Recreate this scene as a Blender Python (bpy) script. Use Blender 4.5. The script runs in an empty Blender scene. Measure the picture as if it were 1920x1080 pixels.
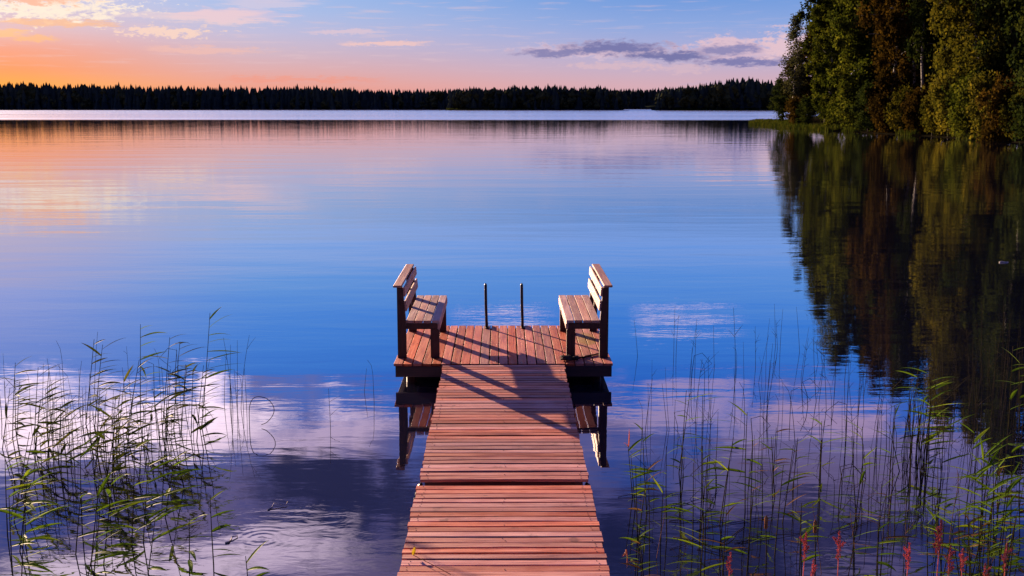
import bpy, bmesh, math, random
import numpy as np
from mathutils import Vector, Matrix

sc = bpy.context.scene
COL = sc.collection
R = math.radians

# ------------------------------------------------------------------ camera
F_PX = 2050.0
TH = math.atan(342 / F_PX)            # pitch below the horizon
YAW = math.atan(16 / F_PX)
CAM_H = 3.192
cd = bpy.data.cameras.new('camera'); cam = bpy.data.objects.new('camera', cd); COL.objects.link(cam)
cd.sensor_width = 36; cd.lens = 36 * F_PX / 1920; cd.clip_start = 0.05; cd.clip_end = 8000
cam.location = (0, 0, CAM_H); cam.rotation_euler = (math.pi/2 - TH, 0, -YAW)
sc.camera = cam
FW = Vector((math.sin(YAW)*math.cos(TH), math.cos(YAW)*math.cos(TH), -math.sin(TH)))
RT = Vector((math.cos(YAW), -math.sin(YAW), 0)); UP = RT.cross(FW)

def ground(x, y, z=0.0):
    """point at height z that the photograph shows at pixel (x, y) of 1920x1080"""
    d = FW + RT*((x-960)/F_PX) - UP*((y-540)/F_PX)
    t = (z - CAM_H)/d.z
    return Vector((0, 0, CAM_H)) + d*t
def at_depth(x, y, Y):
    """point on the upright plane Y = const that the photograph shows at (x, y)"""
    d = FW + RT*((x-960)/F_PX) - UP*((y-540)/F_PX)
    return Vector((0, 0, CAM_H)) + d*(Y/d.y)

# ------------------------------------------------------------------ light
EXPO = 1.75
SUN_AZ, SUN_EL = R(-33.5), R(11.2)      # left of straight ahead, low
sunv = Vector((math.sin(SUN_AZ)*math.cos(SUN_EL), math.cos(SUN_AZ)*math.cos(SUN_EL), math.sin(SUN_EL)))
sl = bpy.data.lights.new('sun', 'SUN'); sl.energy = 5.0; sl.angle = R(0.5); sl.color = (1.0, 0.70, 0.46)
so = bpy.data.objects.new('sun', sl); COL.objects.link(so)
so.location = sunv*60; so.rotation_euler = (-sunv).to_track_quat('-Z', 'Y').to_euler()
sc.view_settings.view_transform = 'Standard'; sc.view_settings.look = 'None'
sc.view_settings.exposure = EXPO; sc.view_settings.gamma = 1
sc.cycles.use_denoising = True
sc.cycles.max_bounces = 8; sc.cycles.transparent_max_bounces = 8
sc.cycles.sample_clamp_indirect = 6

def lin(r, g, b, k=1.0):
    f = lambda c: (c/12.92 if c <= .04045 else ((c+.055)/1.055)**2.4)
    return (f(r/255)*k, f(g/255)*k, f(b/255)*k, 1)

class NT:
    """small helper for node trees"""
    def __init__(s, tree): s.t = tree
    def n(s, kind, **kw):
        o = s.t.nodes.new(kind)
        for k, v in kw.items(): setattr(o, k, v)
        return o
    def set(s, sock, v):
        if isinstance(v, bpy.types.NodeSocket): s.t.links.new(v, sock)
        elif v is not None: sock.default_value = v
    def m(s, op, a, b=None, c=None, clamp=False):
        o = s.n('ShaderNodeMath', operation=op); o.use_clamp = clamp
        s.set(o.inputs[0], a)
        if b is not None: s.set(o.inputs[1], b)
        if c is not None: s.set(o.inputs[2], c)
        return o.outputs[0]
    def step(s, v, a, b, lo=0.0, hi=1.0, smooth=True):
        o = s.n('ShaderNodeMapRange'); o.interpolation_type = 'SMOOTHSTEP' if smooth else 'LINEAR'
        for i, x in enumerate((v, a, b, lo, hi)): s.set(o.inputs[i], x)
        return o.outputs[0]
    def mix(s, f, a, b, blend='MIX'):
        o = s.n('ShaderNodeMix', data_type='RGBA', blend_type=blend)
        s.set(o.inputs[0], f); s.set(o.inputs[6], a); s.set(o.inputs[7], b)
        return o.outputs[2]
    def ramp(s, v, stops, interp='LINEAR'):
        o = s.n('ShaderNodeValToRGB'); cr = o.color_ramp; cr.interpolation = interp
        while len(cr.elements) < len(stops): cr.elements.new(0.5)
        for e, (p, c) in zip(cr.elements, stops):
            e.position = p; e.color = c if len(c) == 4 else (*c, 1)
        s.set(o.inputs[0], v)
        return o.outputs[0]
    def noise(s, vec, scale, detail=3, rough=.5, dist=0.0):
        o = s.n('ShaderNodeTexNoise'); s.set(o.inputs['Vector'], vec)
        o.inputs['Scale'].default_value = scale; o.inputs['Detail'].default_value = detail
        o.inputs['Roughness'].default_value = rough; o.inputs['Distortion'].default_value = dist
        return o.outputs[0]
    def xyz(s, x, y, z=0.0):
        o = s.n('ShaderNodeCombineXYZ')
        for i, v in enumerate((x, y, z)): s.set(o.inputs[i], v)
        return o.outputs[0]
    def map(s, vec, scale=(1, 1, 1), loc=(0, 0, 0), rot=(0, 0, 0)):
        o = s.n('ShaderNodeMapping'); s.set(o.inputs[0], vec)
        o.inputs['Scale'].default_value = scale; o.inputs['Location'].default_value = loc; o.inputs['Rotation'].default_value = rot
        return o.outputs[0]

# ------------------------------------------------------------------ sky
def build_world():
    w = bpy.data.worlds.new('World'); sc.world = w; w.use_nodes = True
    t = w.node_tree; t.nodes.clear(); N = NT(t)
    tc = N.n('ShaderNodeTexCoord'); sep = N.n('ShaderNodeSeparateXYZ'); t.links.new(tc.outputs['Generated'], sep.inputs[0])
    x, y, z = sep.outputs
    el = N.m('MULTIPLY', N.m('ARCSINE', N.m('MINIMUM', N.m('MAXIMUM', z, -1.0), 1.0)), 180/math.pi)
    az = N.m('MULTIPLY', N.m('ARCTAN2', x, y), 180/math.pi)
    # angle away from the sun, in azimuth
    hx = N.m('MULTIPLY', x, math.sin(SUN_AZ)); hy = N.m('MULTIPLY', y, math.cos(SUN_AZ))
    hl = N.m('SQRT', N.m('MAXIMUM', N.m('ADD', N.m('MULTIPLY', x, x), N.m('MULTIPLY', y, y)), 1e-6))
    away = N.m('MULTIPLY', N.m('ARCCOSINE', N.m('MINIMUM', N.m('MAXIMUM', N.m('DIVIDE', N.m('ADD', hx, hy), hl), -1.0), 1.0)), 180/math.pi)
    e = N.m('DIVIDE', N.m('MAXIMUM', el, 0.0), 40.0, clamp=True)
    S = lambda *st: [(a/40.0, c) for a, c in st]
    L = N.ramp(e, S((0, lin(255,140,50)), (1.0, lin(255,166,72)), (1.7, lin(250,150,98)), (2.6, lin(244,156,134)), (3.5, lin(230,186,192)), (4.8, lin(210,200,226)),
                    (6.5, lin(196,190,230)), (9, (.36,.48,1.02)), (12, (.20,.38,1.06)), (15, (.10,.26,.98)), (20, (.04,.09,.42)), (28, (.03,.05,.26)), (34, (.012,.03,.16)), (40, (.02,.09,.60))))
    C = N.ramp(e, S((0, lin(244,132,104)), (1.0, lin(238,160,146)), (1.8, lin(224,172,176)), (2.6, lin(210,182,200)), (3.6, lin(192,190,224)), (4.6, lin(172,192,236)),
                    (5.4, lin(160,190,240)), (7, (.36,.56,1.06)), (9, (.17,.46,1.08)), (12, (.07,.35,1.12)), (15, (.032,.25,1.04)), (20, (.022,.07,.42)), (28, (.02,.04,.22)), (34, (.012,.03,.16)), (40, (.02,.09,.60))))
    D = N.ramp(e, S((0, lin(230,172,178)), (1.2, lin(214,176,192)), (2.0, lin(196,178,208)), (2.8, lin(174,176,220)), (4.0, lin(142,170,228)),
                    (5.4, lin(110,156,226)), (7, (.25,.47,1.04)), (9, (.14,.41,1.06)), (12, (.055,.31,1.08)), (15, (.028,.21,.98)), (20, (.02,.065,.38)), (28, (.018,.035,.20)), (34, (.012,.03,.16)), (40, (.02,.09,.60))))
    B = N.ramp(e, S((0, (.012,.014,.04)), (10, (.008,.014,.06)), (22, (.008,.018,.09)), (40, (.02,.085,.56))))
    col = N.mix(N.step(away, 8, 22), L, C)
    col = N.mix(N.step(away, 18, 43), col, D)
    col = N.mix(N.step(away, 70, 115), col, B)
    # ---- the real sky model, a share of the whole
    sk = N.n('ShaderNodeTexSky', sky_type='NISHITA'); sk.sun_disc = False
    sk.sun_elevation = SUN_EL; sk.sun_rotation = SUN_AZ % (2*math.pi); sk.air_density = 1.2; sk.dust_density = 1.0
    # ---- clouds: warped ellipses in the direction of the sky
    v = N.xyz(N.m('MULTIPLY', az, .16), N.m('MULTIPLY', el, .75))
    n1 = N.m('SUBTRACT', N.noise(v, 1.0, 6, .62), .5)
    v2 = N.xyz(N.m('ADD', N.m('MULTIPLY', az, .5), 31.0), N.m('MULTIPLY', el, 1.7))
    n2 = N.m('SUBTRACT', N.noise(v2, 1.6, 8, .68), .5)
    v3 = N.xyz(N.m('MULTIPLY', az, .35), N.m('ADD', N.m('MULTIPLY', el, 5.0), 7.0))
    n3 = N.m('SUBTRACT', N.noise(v3, 1.0, 4, .6), .5)
    n5 = N.m('SUBTRACT', N.noise(N.xyz(N.m('MULTIPLY', az, .22), N.m('MULTIPLY', el, .42), 5.0), 1.0, 8, .62, .6), .5)
    n4 = N.m('SUBTRACT', N.noise(N.xyz(N.m('MULTIPLY', az, 1.7), N.m('MULTIPLY', el, 4.2), 3.0), 1.0, 7, .66), .5)
    azw = N.m('ADD', az, N.m('MULTIPLY', n1, 4.0)); elw = N.m('ADD', el, N.m('MULTIPLY', n2, .9))
    def blob(a, e0, sa, se, nk=1.4, edge=.55, nz=None):
        dx = N.m('DIVIDE', N.m('SUBTRACT', azw, a), sa); dy = N.m('DIVIDE', N.m('SUBTRACT', elw, e0), se)
        r = N.m('SQRT', N.m('ADD', N.m('MULTIPLY', dx, dx), N.m('MULTIPLY', dy, dy)))
        r = N.m('ADD', r, N.m('MULTIPLY', nz or n2, nk))
        return N.step(r, 1.0, 1.0-edge, 0, 1)
    def put(col, mask, c, k):
        return N.mix(N.m('MULTIPLY', mask, k), col, c)
    px = lambda X, Y: (math.degrees(math.atan((X-944)/F_PX)), math.degrees(TH+math.atan((Y-540)/F_PX))*-1)
    def b(X, Y, wx, wy, c, k, **kw):
        nonlocal col
        a, e0 = px(X, Y)
        col = put(col, blob(a, e0, wx/35.5, wy/35.5, **kw), c, k)
    # broad streaks of thin cloud
    streak = N.m('MULTIPLY', N.step(n3, .02, .22), N.m('MULTIPLY', N.step(el, 1.2, 2.6), N.step(el, 7.5, 5.0)))
    col = put(col, N.m('MULTIPLY', streak, N.step(away, 60, 30)), lin(232,200,208), .35)
    b(70, 20, 190, 34, lin(255,238,230), 1.0, nk=4.2, nz=n4, edge=.8)
    b(130, 30, 150, 26, lin(255,238,220), .8, nk=4.2, nz=n4, edge=.7)
    b(30, 12, 90, 16, lin(218,178,176), .8, nk=4.0, nz=n4)
    b(115, 8, 50, 10, lin(222,186,180), .8, nk=4.0, nz=n4)
    b(130, 54, 110, 9, lin(250,190,150), .8, nz=n3)
    b(20, 72, 60, 9, lin(255,196,140), .8, nz=n3)
    b(85, 82, 45, 7, lin(255,190,130), .7, nz=n3)
    b(325, 66, 90, 12, lin(252,216,200), .85, nk=4.5, nz=n4)
    b(430, 38, 120, 16, lin(238,208,212), .8, nz=n3, nk=2.0)
    b(520, 10, 110, 14, lin(222,206,226), .6, nz=n3, nk=2.0)
    b(300, 36, 90, 9, lin(230,208,218), .6, nz=n3, nk=2.0)
    b(400, 98, 120, 9, lin(244,190,180), .6, nz=n3, nk=2.0)
    b(660, 62, 70, 6, lin(228,200,214), .7, nz=n3, nk=2.0)
    b(730, 82, 90, 6, lin(242,200,200), .9, nz=n3, nk=1.6)
    b(560, 150, 180, 7, lin(244,150,132), .5, nz=n3)
    # the long bank on the right: pale rims, then blue undersides
    b(1130, 95, 190, 17, lin(224,196,214), .85, nk=2.6, nz=n4)
    b(1100, 97, 170, 9, lin(214,186,208), .7)
    b(1390, 102, 140, 25, lin(222,190,208), .85, nk=3.2, nz=n4)
    b(1465, 92, 70, 36, lin(232,198,210), .9, nk=3.4, nz=n4)
    b(1140, 124, 90, 9, lin(226,190,200), .6, nk=3.4, nz=n4)
    b(1260, 128, 80, 10, lin(226,190,200), .5, nk=3.4, nz=n4)
    b(1330, 156, 110, 5, lin(206,176,200), .6, nz=n3)
    b(1150, 90, 140, 16, lin(118,120,176), 1.0, nk=1.7, nz=n4, edge=.7)
    b(1030, 99, 85, 9, lin(132,130,182), .95, nk=1.7, nz=n4, edge=.7)
    b(1250, 107, 120, 11, lin(114,116,172), .98, nk=1.7, nz=n4, edge=.7)
    b(1352, 88, 62, 24, lin(226,194,210), .95, nk=2.4, nz=n4)
    b(1360, 96, 75, 13, lin(140,136,186), .95, nk=1.7, nz=n4, edge=.7)
    b(1400, 118, 130, 10, lin(122,122,178), .95, nk=1.7, nz=n4, edge=.7)
    # out of the frame, above: seen only in the water
    def hb(X, Y, wx, wy, c, k, **kw):            # Y is where the water shows it
        nonlocal col
        a = math.degrees(math.atan((X-944)/F_PX)); e0 = math.degrees(TH+math.atan((Y-540)/F_PX))
        col = put(col, blob(a, e0, wx/35.5, wy/35.5, **kw), c, k)
    hb(90, 385, 110, 22, (1.0,.50,.36,1), .85, nz=n4, nk=2.4)
    hb(450, 358, 120, 16, (.85,.60,.70,1), .55, nz=n3, nk=1.6)
    hb(940, 600, 130, 9, (1.0,.85,1.25,1), .85, nz=n3, nk=1.2)
    hb(1290, 598, 110, 12, (1.0,.85,1.25,1), .7, nz=n3, nk=1.6)
    HC = (2.4,1.85,2.15,1); HD = (.018,.022,.12,1); HM = (.34,.25,.50,1)
    def high(X, Y, wx, wy, c, k, nk=3.2, edge=.8): hb(X, Y, wx, wy, c, k, nk=nk, edge=edge, nz=n5)
    nb = N.m('ADD', N.m('MULTIPLY', N.m('SUBTRACT', N.noise(N.xyz(N.m('MULTIPLY', az, .085), N.m('MULTIPLY', el, .17)), 1.0, 6, .6, .4), .5), 1.0), .0)
    veil = N.m('MULTIPLY', N.step(N.m('ADD', el, N.m('MULTIPLY', nb, 9.0)), 14.0, 16.6), N.step(away, 110, 80))
    col = put(col, N.m('MULTIPLY', veil, N.step(nb, -.16, .14)), HM, .85)
    high(130, 760, 330, 95, HC, .95)
    high(330, 770, 330, 70, HC, .85)
    high(60, 730, 160, 50, (2.2,1.7,1.9,1), .9)
    high(590, 800, 240, 55, (1.15,.85,1.2,1), .8)
    high(60, 900, 330, 52, (.03,.085,.48,1), .95)
    high(700, 950, 260, 110, HD, .9)
    high(600, 905, 330, 62, HD, .95)
    high(330, 1020, 400, 62, (1.5,1.15,1.5,1), .9)
    high(100, 1010, 260, 55, (1.6,1.25,1.55,1), .9)
    high(560, 1050, 120, 30, (.62,.45,.8,1), .6)
    high(1330, 770, 420, 62, (.74,.54,.92,1), .75)
    high(1560, 760, 260, 50, (.74,.50,.84,1), .7)
    high(1480, 860, 420, 45, (.24,.17,.38,1), .5)
    high(1480, 960, 800, 85, (.028,.030,.15,1), .9)
    high(1400, 1060, 800, 90, (.016,.020,.11,1), .92)
    n_out = N.mix(.06, col, N.mix(1.0, sk.outputs[0], (.05,.05,.05,1), 'MULTIPLY'))
    bg = N.n('ShaderNodeBackground'); t.links.new(n_out, bg.inputs[0])
    bg.inputs[1].default_value = 2**(-EXPO)*1.0
    out = N.n('ShaderNodeOutputWorld'); t.links.new(bg.outputs[0], out.inputs[0])
    w.cycles.sampling_method = 'MANUAL'; w.cycles.sample_map_resolution = 1024
build_world()

# ------------------------------------------------------------------ object helpers
def tag(o, label=None, cat=None, group=None, kind=None):
    if label: o['label'] = label
    if cat: o['category'] = cat
    if group: o['group'] = group
    if kind: o['kind'] = kind
    return o
def empty(name, loc, rz=0.0):
    o = bpy.data.objects.new(name, None); COL.objects.link(o); o.location = loc; o.rotation_euler = (0, 0, rz)
    o.empty_display_size = .2
    return o
class MB:
    """collects geometry; build() links it as one mesh object"""
    def __init__(s): s.v = []; s.f = []; s.mi = []
    def add(s, vs, fs, mi=0):
        b = len(s.v); s.v += [tuple(p) for p in vs]
        for f in fs: s.f.append(tuple(i+b for i in f)); s.mi.append(mi)
    def box(s, x0, x1, y0, y1, z0, z1, c=.004, mi=0):
        s.plank(Vector(((x0+x1)/2, (y0+y1)/2, (z0+z1)/2)), Vector((0, 1, 0)), y1-y0, Vector((1, 0, 0)), x1-x0, z1-z0, c=c, mi=mi)
    def plank(s, mid, ax, L, wd, W, T, c=.004, segs=1, bow=0.0, sag=0.0, twist=0.0, mi=0):
        """a board with chamfered edges: ax along it, wd across it; bow / sag bend it"""
        n = ax.cross(wd).normalized(); n = -n if n.z < 0 else n
        c = min(c, W*.3, T*.3); a, b = W/2, T/2
        prof = [(a, -b+c), (a, b-c), (a-c, b), (-a+c, b), (-a, b-c), (-a, -b+c), (-a+c, -b), (a-c, -b)]
        vs = []
        for i in range(segs+1):
            u = i/segs*2-1; k = 1-u*u
            o = mid + ax*(L/2*u) + wd*(bow*k) + n*(sag*k)
            for p, q in prof: vs.append(o + wd*p + n*(q+twist*u*p))
        fs = []
        for i in range(segs):
            for j in range(8):
                j2 = (j+1) % 8
                fs.append((i*8+j, i*8+j2, i*8+8+j2, i*8+8+j))
        fs.append(tuple(range(7, -1, -1))); fs.append(tuple(segs*8+j for j in range(8)))
        s.add(vs, fs, mi)
    def tube(s, pts, rads, n=6, mi=0, cap=True):
        vs = []; fs = []; k = len(pts); pts = [Vector(p) for p in pts]
        if not hasattr(rads, '__len__'): rads = [rads]*k
        ref = Vector((0, 1, .1))
        for i, p in enumerate(pts):
            t = (pts[min(i+1, k-1)] - pts[max(i-1, 0)])
            t = t.normalized() if t.length > 1e-9 else Vector((0, 0, 1))
            if abs(t.dot(ref.normalized())) > .95: ref = Vector((1, 0, .1))
            a = t.cross(ref).normalized(); b = t.cross(a)
            for j in range(n):
                an = 2*math.pi*j/n; vs.append(p + (a*math.cos(an)+b*math.sin(an))*rads[i])
        for i in range(k-1):
            for j in range(n):
                j2 = (j+1) % n; fs.append((i*n+j, i*n+j2, (i+1)*n+j2, (i+1)*n+j))
        if cap: fs.append(tuple(range(n-1, -1, -1))); fs.append(tuple((k-1)*n+j for j in range(n)))
        s.add(vs, fs, mi)
    def mesh(s, name, mats, smooth=False):
        me = bpy.data.meshes.new(name); me.from_pydata(s.v, [], s.f)
        for m in (mats if isinstance(mats, (list, tuple)) else [mats]): me.materials.append(m)
        if any(s.mi): me.polygons.foreach_set('material_index', s.mi)
        if smooth: me.polygons.foreach_set('use_smooth', [True]*len(s.f))
        bm = bmesh.new(); bm.from_mesh(me); bmesh.ops.recalc_face_normals(bm, faces=bm.faces); bm.to_mesh(me); bm.free()
        me.update(); return me
    def build(s, name, mats, parent=None, smooth=False, loc=None):
        o = bpy.data.objects.new(name, s.mesh(name, mats, smooth)); COL.objects.link(o)
        if parent: o.parent = parent
        if loc: o.location = loc
        return o

# ------------------------------------------------------------------ materials
def mat(name):
    m = bpy.data.materials.new(name); m.use_nodes = True; m.node_tree.nodes.clear()
    N = NT(m.node_tree); out = N.n('ShaderNodeOutputMaterial')
    return m, N, out
def wood(name, along, c_dark, c_mid, c_pale, rough=.55, bleach=.5, yellow_patch=False):
    """weathered board: grain along x or y, tone per board, pale wear and dark stains"""
    m, N, out = mat(name); t = m.node_tree
    tc = N.n('ShaderNodeTexCoord'); P = tc.outputs['Object']
    geo = N.n('ShaderNodeNewGeometry'); rnd = geo.outputs['Random Per Island']
    sc1 = {'x': (1.2, 34, 34), 'y': (34, 1.2, 34), 'z': (34, 34, 1.2)}[along]
    off = N.xyz(N.m('MULTIPLY', rnd, 37.0), N.m('MULTIPLY', rnd, 19.0), N.m('MULTIPLY', rnd, 53.0))
    va = N.n('ShaderNodeVectorMath', operation='ADD'); t.links.new(P, va.inputs[0]); t.links.new(off, va.inputs[1]); Q = va.outputs[0]
    g = N.noise(N.map(Q, sc1), 1.6, 5, .65, .6)
    sc2 = {'x': (1.0, 7, 7), 'y': (7, 1.0, 7), 'z': (7, 7, 1.0)}[along]
    wv = N.noise(N.map(Q, sc2), 1.5, 3, .55, .3)
    pat = N.noise(Q, 2.2, 4, .6)
    tone = N.m('ADD', N.m('MULTIPLY', g, .55), N.m('MULTIPLY', wv, .45))
    col = N.ramp(tone, [(.30, c_dark), (.48, c_mid), (.66, c_pale)])
    col = N.mix(N.m('MULTIPLY', N.step(pat, .46, .68), bleach), col, c_pale)
    col = N.mix(N.m('MULTIPLY', N.step(N.noise(N.map(Q, (1, 1, 1), (9, 4, 2)), 3.5, 4, .65), .60, .74), .65), col, tuple(c*.45 for c in c_dark[:3])+(1,))
    vor = N.n('ShaderNodeTexVoronoi'); t.links.new(N.map(Q, {'x': (1.6, 4, 4), 'y': (4, 1.6, 4), 'z': (4, 4, 1.6)}[along]), vor.inputs['Vector']); vor.inputs['Scale'].default_value = 1.5
    col = N.mix(N.m('MULTIPLY', N.step(vor.outputs['Distance'], .075, .03), .8), col, tuple(c*.35 for c in c_dark[:3])+(1,))
    hv = N.n('ShaderNodeHueSaturation'); t.links.new(col, hv.inputs['Color'])
    N.set(hv.inputs['Value'], N.step(rnd, 0, 1, .62, 1.22, smooth=False))
    N.set(hv.inputs['Saturation'], N.step(N.m('FRACT', N.m('MULTIPLY', rnd, 7.31)), 0, 1, .78, 1.12, smooth=False))
    col = hv.outputs[0]
    if yellow_patch:  # ragged yellow patch mixed into the boards at one spot
        sp = N.n('ShaderNodeSeparateXYZ'); t.links.new(P, sp.inputs[0])
        dx = N.m('DIVIDE', N.m('SUBTRACT', sp.outputs[0], 1.05), .16); dy = N.m('DIVIDE', N.m('SUBTRACT', sp.outputs[1], 1.35), .42)
        rr = N.m('ADD', N.m('ADD', N.m('MULTIPLY', dx, dx), N.m('MULTIPLY', dy, dy)), N.m('MULTIPLY', N.m('SUBTRACT', pat, .5), 2.0))
        col = N.mix(N.m('MULTIPLY', N.step(rr, 1.0, .2), .8), col, (.30, .17, .02, 1))
    bs = N.n('ShaderNodeBsdfPrincipled'); t.links.new(col, bs.inputs['Base Color'])
    N.set(bs.inputs['Roughness'], N.step(g, .3, .7, rough-.1, rough+.15)); bs.inputs['Specular IOR Level'].default_value = .35
    bp = N.n('ShaderNodeBump'); bp.inputs['Strength'].default_value = .55; bp.inputs['Distance'].default_value = .006
    N.set(bp.inputs['Height'], N.m('ADD', g, N.m('MULTIPLY', wv, .6))); t.links.new(bp.outputs[0], bs.inputs['Normal'])
    t.links.new(bs.outputs[0], out.inputs[0]); return m
def plain(name, c, rough=.6, metal=0.0, nscale=8, var=.35, spec=.3):
    m, N, out = mat(name); t = m.node_tree
    tc = N.n('ShaderNodeTexCoord'); n = N.noise(tc.outputs['Object'], nscale, 4, .6)
    col = N.mix(N.step(n, .35, .65), tuple(x*(1-var) for x in c)+(1,), tuple(x*(1+var) for x in c)+(1,))
    bs = N.n('ShaderNodeBsdfPrincipled'); t.links.new(col, bs.inputs['Base Color'])
    bs.inputs['Roughness'].default_value = rough; bs.inputs['Metallic'].default_value = metal; bs.inputs['Specular IOR Level'].default_value = spec
    t.links.new(bs.outputs[0], out.inputs[0]); return m
def leafy(name, c0, c1, c2, trans=.4, nscale=.45, gloss=.0):
    """leaves: tone per leaf and per clump, part of the light passes through"""
    m, N, out = mat(name); t = m.node_tree
    tc = N.n('ShaderNodeTexCoord'); geo = N.n('ShaderNodeNewGeometry'); rnd = geo.outputs['Random Per Island']
    oi = N.n('ShaderNodeObjectInfo')
    va = N.n('ShaderNodeVectorMath', operation='ADD'); t.links.new(tc.outputs['Object'], va.inputs[0])
    t.links.new(N.xyz(N.m('MULTIPLY', oi.outputs['Random'], 50.0), 0.0), va.inputs[1])
    n = N.noise(va.outputs[0], nscale, 3, .6)
    v = N.m('ADD', N.m('MULTIPLY', N.step(n, .3, .7, smooth=False), .62), N.m('MULTIPLY', rnd, .38))
    col = N.ramp(v, [(.1, c0), (.5, c1), (.95, c2)])
    hv = N.n('ShaderNodeHueSaturation'); t.links.new(col, hv.inputs['Color'])
    N.set(hv.inputs['Value'], N.step(oi.outputs['Random'], 0, 1, .8, 1.2, smooth=False))
    col = hv.outputs[0]
    df = N.n('ShaderNodeBsdfDiffuse'); t.links.new(col, df.inputs[0])
    tr = N.n('ShaderNodeBsdfTranslucent'); t.links.new(N.mix(1.0, col, (1.35, 1.25, .6, 1), 'MULTIPLY'), tr.inputs[0])
    mx = N.n('ShaderNodeMixShader'); mx.inputs[0].default_value = trans
    t.links.new(df.outputs[0], mx.inputs[1]); t.links.new(tr.outputs[0], mx.inputs[2])
    gl = N.n('ShaderNodeBsdfGlossy'); gl.inputs['Roughness'].default_value = .45; gl.inputs[0].default_value = (.6, .6, .6, 1)
    fr = N.n('ShaderNodeFresnel'); fr.inputs[0].default_value = 1.4
    m2 = N.n('ShaderNodeMixShader'); N.set(m2.inputs[0], N.m('MULTIPLY', fr.outputs[0], gloss))
    t.links.new(mx.outputs[0], m2.inputs[1]); t.links.new(gl.outputs[0], m2.inputs[2])
    t.links.new(m2.outputs[0], out.inputs[0]); return m

M = {}
M['walk'] = wood('walkway_wood', 'x', (.15,.032,.018,1), (.48,.130,.070,1), (.72,.30,.20,1), bleach=.42)
M['deck'] = wood('deck_wood', 'y', (.16,.026,.012,1), (.47,.088,.038,1), (.62,.17,.085,1), bleach=.25, yellow_patch=True)
M['seat'] = wood('bench_seat_wood', 'y', (.17,.07,.05,1), (.34,.16,.115,1), (.48,.28,.22,1), bleach=.5)
M['rail'] = wood('bench_rail_wood', 'y', (.15,.045,.025,1), (.30,.10,.055,1), (.42,.19,.12,1), bleach=.3)
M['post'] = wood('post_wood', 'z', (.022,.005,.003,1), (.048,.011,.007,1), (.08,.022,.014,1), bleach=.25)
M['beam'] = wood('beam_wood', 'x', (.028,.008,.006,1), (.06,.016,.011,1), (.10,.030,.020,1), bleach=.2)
M['screw'] = plain('screw_metal', (.03,.025,.025), .5, .6)
M['steel'] = plain('ladder_steel', (.035,.03,.03), .38, .7)
M['added_block'] = plain('added_block_black', (.012,.012,.014), .7)  # near-black surface of the added blocks below the deck
M['rope'] = plain('dark_rope', (.02,.014,.012), .85)
M['bark'] = plain('dark_bark', (.045,.032,.024), .9, nscale=3)
def birch_bark():
    m, N, out = mat('birch_bark'); t = m.node_tree; tc = N.n('ShaderNodeTexCoord')
    n = N.noise(N.map(tc.outputs['Object'], (1.2, 1.2, 5)), 1.6, 4, .6)
    col = N.ramp(n, [(.36, (.04,.03,.028)), (.50, (.13,.10,.085)), (.75, (.25,.20,.165))])
    b = N.n('ShaderNodeBsdfPrincipled'); t.links.new(col, b.inputs['Base Color']); b.inputs['Roughness'].default_value = .7
    t.links.new(b.outputs[0], out.inputs[0]); return m
M['birch'] = birch_bark()
M['green'] = leafy('green_leaves', (.007,.012,.003,1), (.026,.036,.006,1), (.085,.090,.014,1))
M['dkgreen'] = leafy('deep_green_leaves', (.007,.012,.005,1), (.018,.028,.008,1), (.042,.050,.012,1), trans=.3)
M['yellow'] = leafy('yellow_green_leaves', (.012,.014,.003,1), (.042,.043,.008,1), (.105,.088,.013,1))
M['rust'] = leafy('rust_leaves', (.010,.008,.003,1), (.026,.017,.005,1), (.066,.039,.009,1))
M['needle'] = leafy('spruce_needles', (.007,.011,.005,1), (.014,.022,.008,1), (.030,.038,.012,1), trans=.1)
M['grey'] = leafy('grey_green_leaves', (.014,.018,.012,1), (.03,.034,.022,1), (.055,.055,.032,1), trans=.35)
M['far'] = leafy('distant_needles', (.014,.022,.022,1), (.026,.036,.030,1), (.044,.050,.032,1), trans=0.0, nscale=.02, gloss=.0)
M['farleaf'] = leafy('distant_leaves', (.024,.028,.014,1), (.042,.044,.018,1), (.07,.06,.02,1), trans=.1, nscale=.05, gloss=.0)
M['grass'] = leafy('shore_grass', (.010,.017,.004,1), (.026,.036,.007,1), (.060,.060,.013,1), trans=.25, nscale=.6)
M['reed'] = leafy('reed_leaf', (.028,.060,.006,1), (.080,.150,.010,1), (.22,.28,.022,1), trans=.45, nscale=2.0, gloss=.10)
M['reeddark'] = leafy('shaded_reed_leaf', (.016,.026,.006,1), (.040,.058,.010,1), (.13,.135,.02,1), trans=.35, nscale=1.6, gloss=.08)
M['reedstem'] = leafy('reed_stem', (.018,.018,.008,1), (.040,.036,.014,1), (.09,.07,.028,1), trans=.15, nscale=3.0)
M['deadleaf'] = leafy('dead_reed', (.05,.030,.014,1), (.13,.075,.035,1), (.30,.19,.10,1), trans=.3, nscale=3.0)
M['rush'] = leafy('rush_stem', (.014,.014,.010,1), (.035,.030,.018,1), (.075,.055,.026,1), trans=.05, nscale=3.0)
M['orange'] = leafy('orange_leaf', (.45,.10,.012,1), (.62,.14,.016,1), (.70,.22,.03,1), trans=.5, nscale=9, gloss=.10)
M['red'] = leafy('red_seed_heads', (.30,.085,.07,1), (.50,.17,.14,1), (.66,.30,.24,1), trans=.3, nscale=30)
M['brown'] = leafy('brown_head', (.10,.045,.02,1), (.17,.08,.035,1), (.25,.13,.06,1), trans=.05, nscale=20)
M['yleaf'] = leafy('fallen_yellow', (.30,.22,.015,1), (.50,.38,.03,1), (.60,.48,.06,1), trans=.35, nscale=20, gloss=.10)
M['bank'] = plain('bank_earth', (.008,.007,.004), 1.0, nscale=.7, spec=0)
M['hill'] = plain('far_bank', (.012,.015,.010), 1.0, nscale=.02, spec=0)
M['silver'] = plain('weathered_stick', (.30,.27,.26), .8)

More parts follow.
